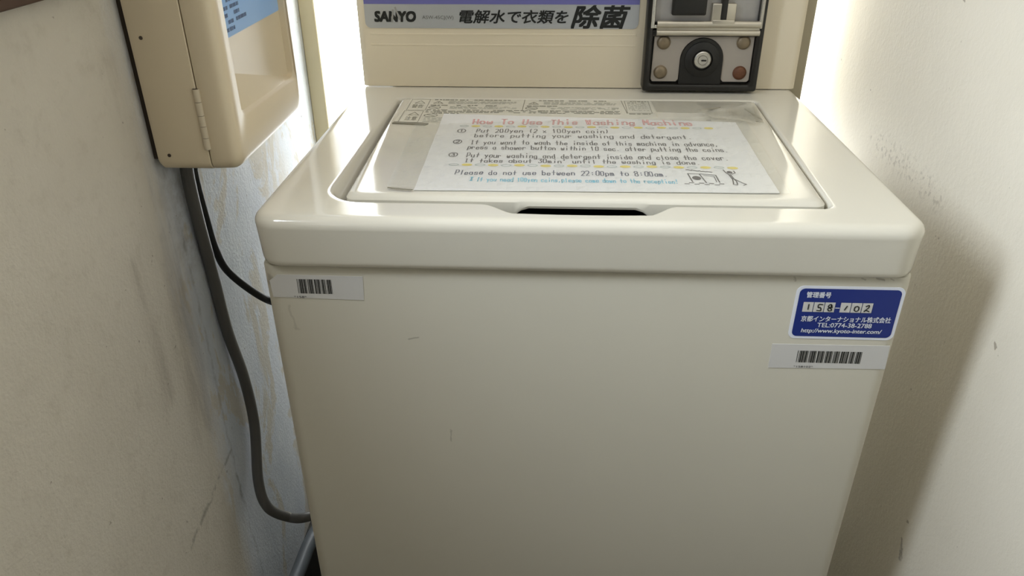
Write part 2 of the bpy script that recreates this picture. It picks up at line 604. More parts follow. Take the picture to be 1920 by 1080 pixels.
GL = {
 'a': '45 36 16 05 03 12 32 43,46 42', 'b': '09 02,03 12 32 43 45 36 16 05', 'c': '45 36 16 05 03 12 32 43',
 'd': '49 42,43 32 12 03 05 16 36 45', 'e': '04 44 45 36 16 05 03 12 32 43', 'f': '39 28 22,06 46',
 'g': '45 36 16 05 03 12 32 43,46 41 30 10 01', 'h': '09 02,05 16 36 45 42', 'i': '26 22,28 29', 'k': '09 02,46 04 42',
 'l': '29 22', 'm': '02 06,05 16 25 22,25 36 45 42', 'n': '06 02,05 16 36 45 42', 'o': '16 05 03 12 32 43 45 36 16',
 'p': '06 00,05 16 36 45 43 32 12 03', 'r': '06 02,04 16 36 45', 's': '45 36 16 05 14 34 43 32 12 03',
 't': '29 22,06 46', 'u': '06 03 12 32 43,46 42', 'v': '06 22 46', 'w': '06 03 12 23 25 23 32 43 46', 'x': '06 42,46 02', 'y': '06 23,46 10',
 'H': '09 02,49 42,05 45', 'T': '09 49,29 22', 'U': '09 03 12 32 43 49', 'W': '09 12 28 32 49', 'M': '02 09 25 49 42',
 'P': '02 09 39 48 46 35 05', 'I': '19 39,29 22,12 32', '0': '19 08 03 12 32 43 48 39 19', '1': '17 29 22',
 '2': '08 19 39 48 46 02 42', '3': '09 49 26 36 45 43 32 12 03', '8': '16 07 08 19 39 48 47 36 16 04 03 12 32 43 44 36',
 '5': '49 09 06 36 45 43 32 02', '(': '39 27 24 32', ')': '19 27 24 12', '.': '12 22', ',': '23 11', ':': '23 24,26 27', '!': '29 25,22 23',
 '\u02da': '18 29 27 18', '\u203b': '09 42,49 02,29 28,05 15,35 45,22 23', '*': '24 28,05 47,07 45', '-': '05 45'}

def handwriting(mb, text, m, fr, p0, p1, h, w, pen, jit=.25, fill=.60, slant=0.0):
    """hand-lettered line from p0 to p1 (baseline), capitals h tall; fixed-width letters like the notice"""
    n = len(text)
    dx, dy = (p1[0] - p0[0]), (p1[1] - p0[1])
    adv = 1.0 / (n - 1 + fill)
    cw = dx * adv * fill
    for i, ch in enumerate(text):
        if ch == ' ' or ch not in GL:
            continue
        bx = p0[0] + dx * adv * i
        byy = p0[1] + dy * adv * i + random.uniform(-.05, .05) * h
        k = 1 + random.uniform(-.06, .06)
        sl = slant + random.uniform(-.05, .05)
        for pl in GL[ch].split(','):
            pts = []
            for q in pl.split():
                gx, gy = int(q[0]) / 4, (int(q[1]) - 2) / 7
                pts.append((bx + gx * cw * k + sl * gy * h, byy + gy * h * k))
            mb.stroke(pts, pen, fr, m, w)

def marks(mb, m, fr, x0, x1, y, h, w, lo=.002, hi=.009, gap=.0016):
    """a row of illegible small print"""
    x = x0
    while x < x1:
        l = min(random.uniform(lo, hi), x1 - x)
        if l > .0008 and random.random() < .88:
            mb.flat([(x, y - h / 2), (x + l, y - h / 2), (x + l, y + h / 2), (x, y + h / 2)], fr, m, w)
        x += l + random.uniform(.4, 1.4) * gap

C39 = {'0': 'nnnwwnwnn', '1': 'wnnwnnnnw', '2': 'nnwwnnnnw', '5': 'wnnwwnnnn', '8': 'wnnwnnwnn', '*': 'nwnnwnwnn'}
def barcode(mb, text, fr, x0, y0, x1, y1, w, lean=0.0):
    seq = []
    for ch in '*' + text + '*':
        for i, c in enumerate(C39[ch]):
            seq.append((i % 2 == 0, 2.6 if c == 'w' else 1.0))
        seq.append((False, 1.0))
    seq.pop()
    tot = sum(q for _, q in seq)
    x = 0
    for dark, q in seq:
        if dark:
            a, b = x0 + x / tot * (x1 - x0), x0 + (x + q) / tot * (x1 - x0)
            mb.flat([(a, y0), (b, y0), (b, y1), (a, y1)], fr, M['ink'], w)
        x += q

# ------------------------------------------------------------------ the setting
XL, XR, YB = -.388, .366, .72
structure('floor', MB().box((-3.0, -3.0, -.05), (XR + .1, YB + .1, 0), M['floor']))
structure('shade_wall_front', MB().box((-3.0, -1.40, 0), (XR, -1.30, 2.1), M['floor']))  # unseen dark wall behind the camera, added to shade the lower machine front
b = MB()
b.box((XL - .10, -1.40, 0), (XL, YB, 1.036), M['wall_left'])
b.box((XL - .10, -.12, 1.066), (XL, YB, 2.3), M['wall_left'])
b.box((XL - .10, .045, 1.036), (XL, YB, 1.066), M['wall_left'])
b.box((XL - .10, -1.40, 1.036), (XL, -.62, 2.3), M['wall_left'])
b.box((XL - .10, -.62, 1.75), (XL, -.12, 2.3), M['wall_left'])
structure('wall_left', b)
structure('wall_right', MB().box((XR, -2.2, 0), (XR + .10, YB, 2.3), M['wall_right']))
b = MB()
b.box((XL - .10, YB, 0), (XR + .10, YB + .10, .45), M['wall_right'])
b.box((XL - .10, YB, 1.42), (XR + .10, YB + .10, 2.3), M['wall_right'])
structure('wall_back', b)
win = bpy.data.objects.new('window_1', None)
COL.objects.link(win)
win.location = (0, YB + .02, .45)
win['kind'] = 'structure'
b = MB()
b.box((XL - .02, YB, .45), (XR + .02, YB + .04, .485), M['frame'], .002)
b.box((XL - .02, YB, 1.385), (XR + .02, YB + .04, 1.42), M['frame'], .002)
b.build('window_frame', win, win.location)
MB().box((XL - .02, YB + .012, .485), (XR + .02, YB + .02, 1.385), M['pane']).build('pane', win, win.location, smooth=False)
structure('trim_1', MB().box((XL - .10, -.64, 1.036), (XL + .014, .045, 1.066), M['wood'], .0015))
structure('trim_2', MB().box((XL, .55, 0), (XL + .0225, .575, 2.3), M['post'], .002))
structure('baseboard_left', MB().box((XL, -1.30, 0), (XL + .008, .55, .225), M['skirting'], .001))

# ------------------------------------------------------------------ washing machine
ZT = .860
wm = thing('washing_machine', (0, .23, 0), 'cream coin-operated top-loading washing machine with paper notice on its closed lid', 'washing machine')
R0 = wm.location.copy()

b = MB()
outl = [(-.2785, .008), (.2785, .008), (.2785, .450), (-.2785, .450)]
prof = [(.006, .046), (0.0, .052), (0.0, .809), (.001, .8115), (.004, .8125)]
b.loft([[(x, y, z) for x, y in rquad(qinset(outl, d), [max(.014 - d, .002)] * 4, 12, 6)] for d, z in prof], M['cabinet'], cap0=True)
b.build('cabinet', wm, R0)
b = MB()
b.box((-.262, .025, .012), (.262, .44, .048), M['black_matte'], .004)
b.build('base', wm, R0)
for sx in (-.235, .235):
    for sy in (.05, .41):
        MB().cyl((sx, sy, 0), (sx, sy, .014), .022, M['black_matte'], .018, 20).build('foot', wm, R0)

# top cover with rounded rim, lid opening with a finger dip at the front
def hole_loop(dip=True):
    pts = rquad([(-.2245, .0395), (.2103, .0405), (.2180, .3655), (-.2170, .3645)], [.034, .010, .008, .008], 90, 10)
    out = []
    for x, y in pts:
        if dip and y < .042:
            a = max(0.0, min(1.0, (x + .0835) / .0235)) if x < 0 else max(0.0, min(1.0, (.0775 - x) / .0205))
            a = a * a * (3 - 2 * a) * .35 + a * .65
            bow = .0018 * (1 - (x / .06) ** 2) if abs(x) < .06 else 0
            y = y - a * .0185 - bow
        out.append((x, y))
    return out
LIDQ = [(-.2090, .0465), (.2088, .0460), (.2168, .3630), (-.2140, .3620)]
LIDR = [.010, .010, .008, .008]
lid_l = rquad(LIDQ, LIDR, 90, 10)
H = hole_loop()
outer = [(-.280, 0.0), (.280, 0.0), (.2775, .432), (-.2775, .432)]
loops = []
rr = .0095
pr = [(.012, .8135), (.005, .8135), (.0030, .8150), (.0022, .8185), (.0020, .8205), (.0007, .8465), (.0005, ZT - rr - .0012), (.0004, ZT - rr)]
for k in range(1, 8):
    a = k / 7 * math.pi / 2
    pr.append((rr - rr * math.cos(a) + .0004, ZT - rr + rr * math.sin(a)))
for d, z in pr:
    loops.append([(x, y, z) for x, y in rquad(qinset(outer, d), [max(.024 - d, .006)] * 2 + [max(.014 - d, .004)] * 2, 90, 10)])
top_in = loops[-1]
# a support loop just inside the rim, then the opening
loops.append([(x, y, ZT) for x, y in rquad(qinset(outer, rr + .003), [.012] * 4, 90, 10)])
loops.append([(p[0] * .75 + h[0] * .25, p[1] * .75 + h[1] * .25, ZT) for p, h in zip(top_in, H)])
def hl(t, z, grow=0.0):
    o = []
    for (hx, hy), (lx, ly) in zip(H, lid_l):
        s = 1 if hx > 0 else -1
        x = hx + (lx - hx) * t if abs(hx) > .19 else hx
        cx, cy = 0, .2
        o.append((x + (grow if hx > 0 else -grow) * (abs(hx) > .2), hy - (grow if hy < .2 else -grow), z))
    return o
loops += [hl(0, ZT, .0045), hl(0, ZT, .0022), hl(0, ZT - .0006, .0008), hl(0.03, ZT - .002), hl(.28, ZT - .0065), hl(.62, ZT - .0115), hl(.80, ZT - .016), hl(.80, ZT - .045)]
b = MB()
b.loft(loops, M['cover'])
b.build('top_cover', wm, R0, angle=.75)
b = MB()
b.box((-.23, .015, .800), (.23, .37, .806), M['cavity_shade'])  # black sheet painted as the shade inside the machine below the lid
b.build('tub_shade_sheet', wm, R0)

# lid
lid_pr = [(.012, .8520), (.003, .8515), (.0008, .8528), (0.0, .8550), (.0010, .8580), (.0030, .8602), (.0065, .8616), (.010, .8620), (.013, .8620)]
b = MB()
def lid_drop(x, y, z):
    # the front lip hangs lower on both sides of the finger slot
    if y > .062 or z > .8556:
        return z
    t = min(1.0, max(0.0, (abs(x) - .047) / .019))
    return z - .010 * t * t * (3 - 2 * t)
b.loft([[(x, y, lid_drop(x, y, z)) for x, y in rquad(qinset(LIDQ, d), [max(r - d * .5, .003) for r in LIDR], 60, 8)] for d, z in lid_pr], M['cover'], cap0=True, cap1=True)
lid = b.build('lid', wm, R0)
ZL = .8620
T = fr_top(ZL)

# faded warning label on the lid
b = MB()
wl = [(-.2035, .2560), (.091, .2700), (.0895, .3545), (-.2000, .3520)]
b.slab(wl, T, M['warn'], 0, .0003)
b.slab([(.0920, .3080), (.1300, .3050), (.1450, .3080), (.2050, .2700), (.2120, .3400), (.1950, .3545), (.0905, .3545)], T, M['tape'], 0, .0003)
w = .0005
def bx(x0, y0, x1, y1, m=M['warn_ink'], t=.0008):
    b.stroke([(x0, y0), (x1, y0), (x1, y1), (x0, y1), (x0, y0)], t, T, m, w)
bx(-.1990, .2590, -.1770, .3030, t=.0007)
bx(-.1975, .3060, -.1755, .3510, t=.0007)
for cy, s in ((.328, '\u8b66\u544a'), (.280, '\u6ce8\u610f')):
    b.stroke([(-.1920, cy + .006), (-.1860, cy + .017), (-.1800, cy + .006), (-.1920, cy + .006)], .0009, T, M['warn_ink'], w)
    printed(b, s, M['warn_ink'], T, -.1935, cy - .013, -.1800, cy + .001, w)
def ell(cx, cy, rx, ry, m, t, slash=False, n=20):
    pts = [(cx + rx * math.cos(2 * math.pi * k / n), cy + ry * math.sin(2 * math.pi * k / n)) for k in range(n + 1)]
    b.stroke(pts, t, T, m, w)
    if slash:
        b.stroke([(cx - rx * .7, cy + ry * .7), (cx + rx * .7, cy - ry * .7)], t, T, m, w)
def tri(cx, cy, s):
    b.stroke([(cx - s, cy - s * .8), (cx, cy + s * .8), (cx + s, cy - s * .8), (cx - s, cy - s * .8)], .0011, T, M['warn_ink'], w)
    b.stroke([(cx, cy + s * .3), (cx, cy - s * .4)], .0011, T, M['warn_ink'], w)
for x0, x1 in ((-.170, -.066), (-.056, .052)):
    marks(b, M['warn_ink'], T, x0, x0 + .042, .3495, .0036, w)
    marks(b, M['warn_ink'], T, x0 + .048, x1 - .012, .3495, .0036, w)
    tri(x0 + .006, .3385, .0058)
    for yy in (.3425, .3385, .3345):
        marks(b, M['warn_light'], T, x0 + .018, x1 - .004, yy, .0022, w)
    marks(b, M['warn_ink'], T, x0 - .002, x0 + .034, .3265, .0034, w)
    if x0 < -.1:
        marks(b, M['warn_ink'], T, x0 + .042, x1 - .022, .3265, .0034, w)
    ell(x0 + .004, .3175, .0068, .0052, M['warn_ink'], .0012, True)
    for yy in (.3215, .3180, .3140):
        marks(b, M['warn_light'], T, x0 + .022, x1 - .002, yy, .0020, w)
b.stroke([(-.061, .353), (-.0625, .309)], .0008, T, M['warn_ink'], w)
b.stroke([(.0545, .353), (.058, .300)], .0008, T, M['warn_ink'], w)
bx(.0585, .302, .0865, .3515)
for k in range(8):
    marks(b, M['warn_ink'] if k < 2 else M['warn_light'], T, .061, .084, .3485 - k * .0052, .0024, w, .001, .004)
for yy in (.3075, .3030, .2985):
    marks(b, M['warn_ink'], T, -.174, .050, yy, .0024, w)
marks(b, M['warn_ink'], T, .060, .086, .2985, .0028, w)
marks(b, M['warn_ink'], T, -.172, -.135, .2940, .0028, w)
ell(-.166, .2855, .0075, .0052, M['warn_ink'], .0012, True)
for yy in (.277, .272, .267, .262):
    marks(b, M['warn_light'], T, -.172, -.125, yy, .0020, w)
# torn, dirty lower corner
b.slab([(-.2045, .2535), (-.1665, .2485), (-.1640, .2535), (-.1700, .2555), (-.2030, .2590)], T, M['residue'], .0001, .0012)
b.build('warning_label', lid, R0, smooth=False)

# control panel behind the lid
b = MB()
def panel_prof(inset):
    # side profile (y, z) of the raised back panel
    return [(.417 + inset, .861), (.417 + inset, 1.225 - inset), (.424 + inset, 1.242 - inset), (.445, 1.250 - inset), (.462, 1.246 - inset), (.468, 1.23), (.468, .861)]
xs = [(-.2735, .010), (-.2725, .0045), (-.2690, .0012), (-.2640, 0), (.2680, 0), (.2735, .0012), (.2768, .0045), (.2775, .010)]
b.loft([[(x, y, z) for y, z in panel_prof(d)] for x, d in xs], M['panel'], True, True)
# pressed ridges under the label
for z in (.925, .912):
    b.box((-.258, .4167, z), (.074, .418, z + .0022), M['panel'], .0003, 1)
cp = b.build('control_panel', wm, R0)
b = MB()
b.box((-.24, .44, .78), (.2945, .605, 1.21), M['panel_dark'], .004)  # visible side strip; hidden depth extended to keep window light off the right wall
b.build('rear_housing', wm, R0)

# printed face label
F = fr_front(.417)
b = MB()
pl = rquad([(-.2625, .9335), (.0755, .9335), (.0755, 1.060), (-.2625, 1.060)], [.007, .007, .004, .004], 1, 6)
b.slab(pl, F, M['silver_label'], -.0002, .0008)
b.flat([(-.2622, .9620), (.0752, .9620), (.0752, 1.0596), (-.2622, 1.0596)], F, M['purple'], .0010)
w = .0011
printed(b, 'SANYO', M['ink'], F, -.2500, .9415, -.1990, .9532, w, .12, .065)
printed(b, 'ASW-45CJ(W)', M['grey_ink'], F, -.1908, .9432, -.1518, .9486, w, .02)
printed(b, '\u96fb\u89e3\u6c34\u3067\u8863\u985e\u3092', M['ink'], F, -.1445, .9398, -.0105, .9553, w, .22, .022)
printed(b, '\u9664\u83cc', M['ink'], F, -.0065, .9345, .0640, .9608, w, .24, .03)
b.stroke([(-.2285, .9415), (-.2265, .955)], .0022, F, M['worn_ink'], w + .0003)
b.stroke([(-.2235, .958), (-.2190, .944)], .0020, F, M['worn_ink'], w + .0003)
b.build('panel_label', cp, R0, smooth=False)

# coin box
CX = fr_front(.395)
b = MB()
x0, x1, z0, z1, t = .0835, .2235, .8632, 1.19, .0085
b.box((x0 + .002, .404, z0 + .002), (x1 - .002, .418, z1), M['black_matte'])
def bez(y, d, r):
    return [(x, y, z) for x, z in rrect(x0 + d, z0 + d, x1 - d, z1 - d, r, 6)]
b.loft([bez(.418, 0, .003), bez(.3965, 0, .003), bez(.3950, .0008, .003), bez(.3945, .0022, .003), bez(.3945, t - .0022, .005), bez(.3955, t - .0008, .005), bez(.3980, t, .005), bez(.4045, t, .005)], M['black'])
b.box((x0 + .004, .396, .9285), (x1 - .004, .418, .9365), M['black'], .002)
coin = b.build('coin_box', wm, R0)
# lock plate: two legs and a bridge around an arched lock housing
b = MB()
arc = [(.1535 + .0262 * math.cos(math.pi * (1 - k / 16)), .9010 + .0262 * math.sin(math.pi * (1 - k / 16))) for k in range(17)]
pa = [(.0955, .9300), (.0945, .9290), (.0935, .8770), (.0955, .8742), (.1245, .8742), (.1272, .8770)] + arc + \
     [(.1798, .8770), (.1825, .8742), (.2115, .8742), (.2138, .8765), (.2140, .9300)]
b2 = bmesh.new()
lo = [b2.verts.new((u, .4035, v)) for u, v in pa]
hi = [b2.verts.new((u, .4000, v)) for u, v in pa]
b2.faces.new(hi); b2.faces.new(list(reversed(lo)))
for k in range(len(pa)):
    b2.faces.new((lo[k], lo[(k + 1) % len(pa)], hi[(k + 1) % len(pa)], hi[k]))
bmesh.ops.recalc_face_normals(b2, faces=list(b2.faces))
bmesh.ops.triangulate(b2, faces=[f for f in b2.faces if len(f.verts) > 4])
b.merge(b2, M['plate'])
b.build('lock_plate', coin, R0)
b = MB()
arc2 = [(.1535 + .0256 * math.cos(math.pi * k / 20), .9010 + .0256 * math.sin(math.pi * k / 20)) for k in range(21)]
arch = [(.1791, .8715)] + arc2 + [(.1279, .8715)]
b.slab(arch[::-1], fr_front(.404), M['black_matte'], 0, .006)
b.lathe((.1538, .400, .9015), (0, -1, 0), [(.0215, 0), (.0210, .0035), (.0165, .0055), (.0125, .0060), (.0115, .0040), (0, .0040)], M['black_matte'], 40)
b.build('lock_housing', coin, R0)
b = MB()
b.lathe((.1538, .398, .9018), (0, -1, 0), [(.0105, 0), (.0102, .0050), (.0092, .0060), (.0064, .0060), (.0062, .0050), (.0058, .0050), (.0052, .0058), (0, .0058)], M['chrome'], 36)
b.box((.1520, .3915, .9006), (.1580, .3930, .9024), M['black'])
b.build('lock_cylinder', coin, R0)
for bxx, bz, mm, lab in ((.1058, .9213, 'bolt', None), (.2015, .9217, 'bolt', None), (.1046, .8856, 'bolt', None), (.2015, .8852, 'bolt_rust', 'rust-brown bolt head')):
    o = MB().lathe((bxx, .400, bz), (0, -1, 0), [(.0084, 0), (.0084, .0006), (.0078, .0010), (.0074, .0022), (.0062, .0034), (.0035, .0043), (0, .0046)], M[mm], 28).build('bolt', coin, R0)
    if lab:
        o['label'] = lab
b = MB()
b.cyl((.0955, .3955, .9432), (.2175, .3955, .9432), .0042, M['steel'])
b.box((.0955, .3945, .9345), (.2175, .4005, .9432), M['steel'], .0008)
b.cyl((.0955, .3945, .9335), (.2175, .3945, .9335), .0034, M['steel'])
b.build('hinge_bar', coin, R0)
b = MB()
b.box((.0925, .4015, .944), (.2160, .406, 1.18), M['zinc'], .002)
b.box((.0880, .3930, .9385), (.0925, .410, 1.18), M['chrome'], .0012)
b.box((.2155, .3930, .9385), (.2198, .410, 1.18), M['chrome'], .0012)
b.box((.0880, .3945, .9385), (.0965, .400, .9425), M['chrome'], .001)
b.box((.2130, .3945, .9385), (.2198, .400, .9425), M['chrome'], .001)
b.build('coin_chute', coin, R0)
b = MB()
b.box((.1115, .3930, .9535), (.1520, .4025, .992), M['black'], .002)
b.box((.1135, .3922, .9555), (.1500, .3940, .990), M['black_matte'], .001)
b.build('return_button', coin, R0)
b = MB()
b.box((.1585, .3930, .9455), (.1868, .4025, .9672), M['steel'], .0015)
b.box((.1600, .3915, .9425), (.1862, .3980, .9490), M['steel'], .001)
b.box((.1690, .3922, .9488), (.1762, .4020, 1.02), M['black'], .0008)
b.build('coin_slot', coin, R0)

# stickers on the cabinet front
FC = fr_front(.008)
def sticker(name, poly, label):
    b = MB()
    b.slab(poly, FC, M['sticker'], -.0001, .0004)
    return b
b = sticker('barcode_label', [(-.2705, .7810), (-.1895, .7795), (-.1885, .8032), (-.2640, .8036), (-.2668, .8010), (-.2712, .7975)], '')
barcode(b, '158', FC, -.2470, .7853, -.2168, .7996, .0006)
printed(b, '*158*', M['ink'], FC, -.2518, .7805, -.2405, .7828, .0006)
o = b.build('barcode_label', wm, R0, smooth=False)
o['label'] = 'left barcode sticker with a torn corner'
b = sticker('barcode_label', [(.1706, .7185), (.2728, .7200), (.2716, .7446), (.1705, .7440)], '')
barcode(b, '158102', FC, .1938, .7253, .2494, .7378, .0006)
printed(b, '*158102*', M['ink'], FC, .1924, .7198, .2096, .7218, .0006)
o = b.build('barcode_label', wm, R0, smooth=False)
o['label'] = 'right barcode sticker below the blue one'
b = MB()
b.slab(rrect(.1822, .7505, .2722, .8030, .0062, 8), FC, M['white_print'], -.0001, .0004)
b.flat(rrect(.1850, .7530, .2695, .8006, .0046, 8), FC, M['blue'], .0006)
w = .0009
printed(b, '\u7ba1\u7406\u756a\u53f7', M['white_print'], FC, .1910, .7920, .2112, .7976, w, bold=.025)
cells = [.1898, .1989, .2080, .2212, .2303, .2394]
# black handwriting in the six white cells
hand = ['58 57 54 53', '88 48 45 65 74 72 52 32', '75 68 48 36 55 73 62 42 34 55 66 68', '67 55 43', '57 36 33 52 73 76 57', '37 58 68 66 44 22 43 72']
for k, cx in enumerate(cells):
    b.flat([(cx, .7780), (cx + .0085, .7780), (cx + .0085, .7876), (cx, .7876)], FC, M['sticker'], w)
    pts = [(cx + .0006 + int(q[0]) / 10 * .0080, .7776 + int(q[1]) / 10 * .0098) for q in hand[k].split()]
    fine = []
    for i in range(len(pts) - 1):
        a, p, q, d = pts[max(i - 1, 0)], pts[i], pts[i + 1], pts[min(i + 2, len(pts) - 1)]
        for n_ in range(5):
            t = n_ / 5
            fine.append(tuple(.5 * (2 * p[c] + (q[c] - a[c]) * t + (2 * a[c] - 5 * p[c] + 4 * q[c] - d[c]) * t * t + (3 * p[c] - a[c] - 3 * q[c] + d[c]) * t ** 3) for c in (0, 1)))
    b.stroke(fine + [pts[-1]], .0010, FC, M['ink'], w + .0003)
b.stroke([(.2173, .7822), (.2205, .7822)], .0008, FC, M['white_print'], w)
printed(b, '\u4eac\u90fd\u30a4\u30f3\u30bf\u30fc\u30ca\u30b7\u30e7\u30ca\u30eb\u682a\u5f0f\u4f1a\u793e', M['white_print'], FC, .1905, .7683, .2660, .7740, w, bold=.02)
printed(b, 'TEL:0774-38-2788', M['white_print'], FC, .2052, .7628, .2512, .7672, w, bold=.02)
printed(b, 'http://www.kyoto-inter.com/', M['white_print'], FC, .1925, .7560, .2608, .7612, w, .1, .02)
o = b.build('number_plate', wm, R0, smooth=False)
o['label'] = 'blue and white control number sticker'

# ------------------------------------------------------------------ hand-lettered notice taped on the lid
ns = thing('paper_notice', (0, .16, ZL), 'white laminated hand-lettered paper notice taped flat on the washing machine lid', 'notice')
RN = ns.location.copy()
ZP = ZL + .0006
P = fr_top(ZP)
b = MB()
def wavy(c, n=14, amp=.0006):
    out = []
    for (a, d) in zip(c, c[1:] + c[:1]):
        for k in range(n):
            t = k / n
            out.append((a[0] + (d[0] - a[0]) * t + random.uniform(-amp, amp) * .4, a[1] + (d[1] - a[1]) * t + random.uniform(-amp, amp) * .4))
    return out
b.slab(wavy([(-.1482, .0600), (.1715, .0650), (.1738, .2685), (-.1515, .2905)]), P, M['paper'], 0, .0006)
P = fr_top(ZP + .0006)
w = .0002
def dark(text, p0, p1, h, m='brown_ink', pen=.0010, **k):
    h *= .88
    handwriting(b, text, M[m], P, p0, p1, h, w, pen, **k)
random.seed(3)
st = random.getstate()
dark('How To Use This Washing Machine', (-.1144, .2525), (.1244, .2550), .0195, 'red_ink', .0019, fill=.62, slant=.002)
random.setstate(st)
w = .0004
dark('How To Use This Washing Machine', (-.1144, .2525), (.1244, .2550), .0195, 'white_ink', .0006, fill=.62, slant=.002)
w = .0002
dark('Put 200yen (2 x 100yen coin)', (-.1081, .2225), (.0326, .2250), .0140)
dark('before putting your washing and detergent.', (-.1084, .2070), (.1176, .2090), .0135)
dark('If you want to wash the inside of this machine in advance,', (-.1100, .1845), (.1403, .1865), .0140)
dark('press a shower button within 10 sec. after putting the coins.', (-.1118, .1690), (.1472, .1695), .0135)
dark('Put your washing and detergent inside and close the cover.', (-.1102, .1450), (.1432, .1455), .0140)
dark('It takes about 30min\u02da until the washing is done.', (-.1106, .1312), (.1140, .1327), .0118)
dark('Please do not use between 22:00pm to 8:00am.', (-.1163, .0985), (.0795, .1010), .0128, 'navy_ink', .0010)
dark('\u203b If you need 100yen coins,please come down to the reception!', (-.1009, .0825), (.0864, .0832), .0108, 'cyan_ink', .0009)
def ring(cx, cy, rx, ry, m, pen, ww=None):
    b.stroke([(cx + rx * math.cos(2 * math.pi * k / 20), cy + ry * math.sin(2 * math.pi * k / 20)) for k in range(21)], pen, P, M[m], ww or w)
def disc(cx, cy, rx, ry, m, ww=None):
    b.flat([(cx + rx * math.cos(2 * math.pi * k / 20), cy + ry * math.sin(2 * math.pi * k / 20)) for k in range(20)], P, M[m], ww or w)
for (ax, ay), (ex, ey), rx in (((-.1230, .2440), (.1407, .2455), .0050), ((-.1203, .1240), (.1426, .1250), .0051)):
    for k in range(22):
        cx, cy = ax + (ex - ax) * k / 21, ay + (ey - ay) * k / 21 + random.uniform(-.0006, .0006)
        if k % 2:
            disc(cx, cy, rx, .0033, 'yellow_ink')
        else:
            ring(cx, cy, rx - .0006, .0026, 'oval_ink', .0010)
for cy, cx, d in ((.2275, -.1241, '1'), (.1915, -.1245, '2'), (.1520, -.1242, '3')):
    ring(cx, cy, .0042, .0062, 'brown_ink', .0011)
    handwriting(b, d, M['brown_ink'], P, (cx - .0014, cy - .0036), (cx + .0014, cy - .0036), .0075, w, .0011)
b.stroke([(.1435, .2745), (.1475, .2742)], .0016, P, M['brown_ink'], w)
# small doodle: a washing machine on a tiled floor and a cheering stick figure
def dd(*pts, pen=.0011):
    b.stroke(list(pts), pen, P, M['brown_ink'], w)
dd((.0985, .1085), (.1090, .1080), (.1120, .0860)); dd((.0985, .1085), (.1000, .0880))
dd((.1100, .1080), (.1235, .1055), (.1240, .0870)); dd((.1120, .1040), (.1215, .1025), (.1215, .0880), pen=.0008)
disc(.1050, .0975, .0040, .0050, 'brown_ink')
for x in range(9):
    dd((.0985 + x * .0026, .1185 - x * .0007 + random.uniform(-.001, .001)), (.1004 + x * .0026, .1180 - x * .0007 + random.uniform(-.001, .001)), pen=.0016)
for k in range(8):
    xx = .0925 + k * .0044
    dd((xx, .0830 + (k % 2) * .0030 - k * .0003), (xx + .0036, .0828 + (k % 2) * .0030 - k * .0003), pen=.0014)
disc(.1376, .1130, .0026, .0034, 'brown_ink')
dd((.1328, .1195), (.1340, .1120), (.1358, .1075)); dd((.1420, .1170), (.1424, .1115), (.1385, .1080))
dd((.1358, .1080), (.1370, .0950), (.1355, .0830), (.1385, .0815)); dd((.1375, .0980), (.1440, .0870), (.1470, .0835), (.1440, .0812))
dd((.1372, .1075), (.1382, .0985), (.1395, .0900), (.1390, .0830))
b.build('paper_sheet', ns, RN, smooth=False)

def sheet_grid(quad, zfun, nx, ny):
    """a thin curved film: bilinear grid over quad (BL, BR, TR, TL) lifted by zfun(s, t)"""
    bm = bmesh.new()
    vs = []
    for j in range(ny + 1):
        row = []
        for i in range(nx + 1):
            s, t = i / nx, j / ny
            p = [(quad[0][k] * (1 - s) + quad[1][k] * s) * (1 - t) + (quad[3][k] * (1 - s) + quad[2][k] * s) * t for k in (0, 1)]
            row.append(bm.verts.new((p[0], p[1], zfun(s, t))))
        vs.append(row)
    for j in range(ny):
        for i in range(nx):
            bm.faces.new((vs[j][i], vs[j][i + 1], vs[j + 1][i + 1], vs[j + 1][i]))
    g = bmesh.ops.solidify(bm, geom=list(bm.faces), thickness=.0002)
    return bm
b = MB()
b.merge(sheet_grid([(-.1725, .0600), (.1800, .0610), (.1860, .2900), (-.1775, .2480)],
                   lambda s, t: ZP + .0014 + .0010 * math.sin(s * 9 + t * 4) ** 2 * (1 - t) + .0018 * max(0, .12 - s) / .12 * max(0, .35 - t) / .35, 40, 24), M['film'])
b.slab([(-.1722, .0612), (-.1600, .0582), (-.1500, .0566), (-.1490, .0582), (-.1600, .0602), (-.1718, .0628)], fr_top(ZP + .0012), M['residue'], 0, .0006)
b.build('laminate_film', ns, RN)
b = MB()
random.seed(11)
def crease(x, y):
    return .0016 * abs(math.sin(70 * x + 40 * y)) ** 3 + .0012 * abs(math.sin(45 * x - 95 * y + 1)) ** 4
b.merge(sheet_grid([(.1400, .2800), (.1930, .2560), (.2060, .3300), (.1420, .3040)],
                   lambda s, t: ZP + .0026 + 1.3 * crease(.14 + .06 * s, .27 + .05 * t), 18, 14), M['tape'])
# two folded-over dirty flaps of the tape
for q in ([(.1380, .2950), (.1500, .3040), (.1640, .3075), (.1560, .3010)], [(.1900, .3020), (.1985, .2760), (.2005, .2600), (.1950, .2720)]):
    b.slab(q, fr_top(ZP + .0058), M['residue'], 0, .0004)
b.build('tape', ns, RN, smooth=False)

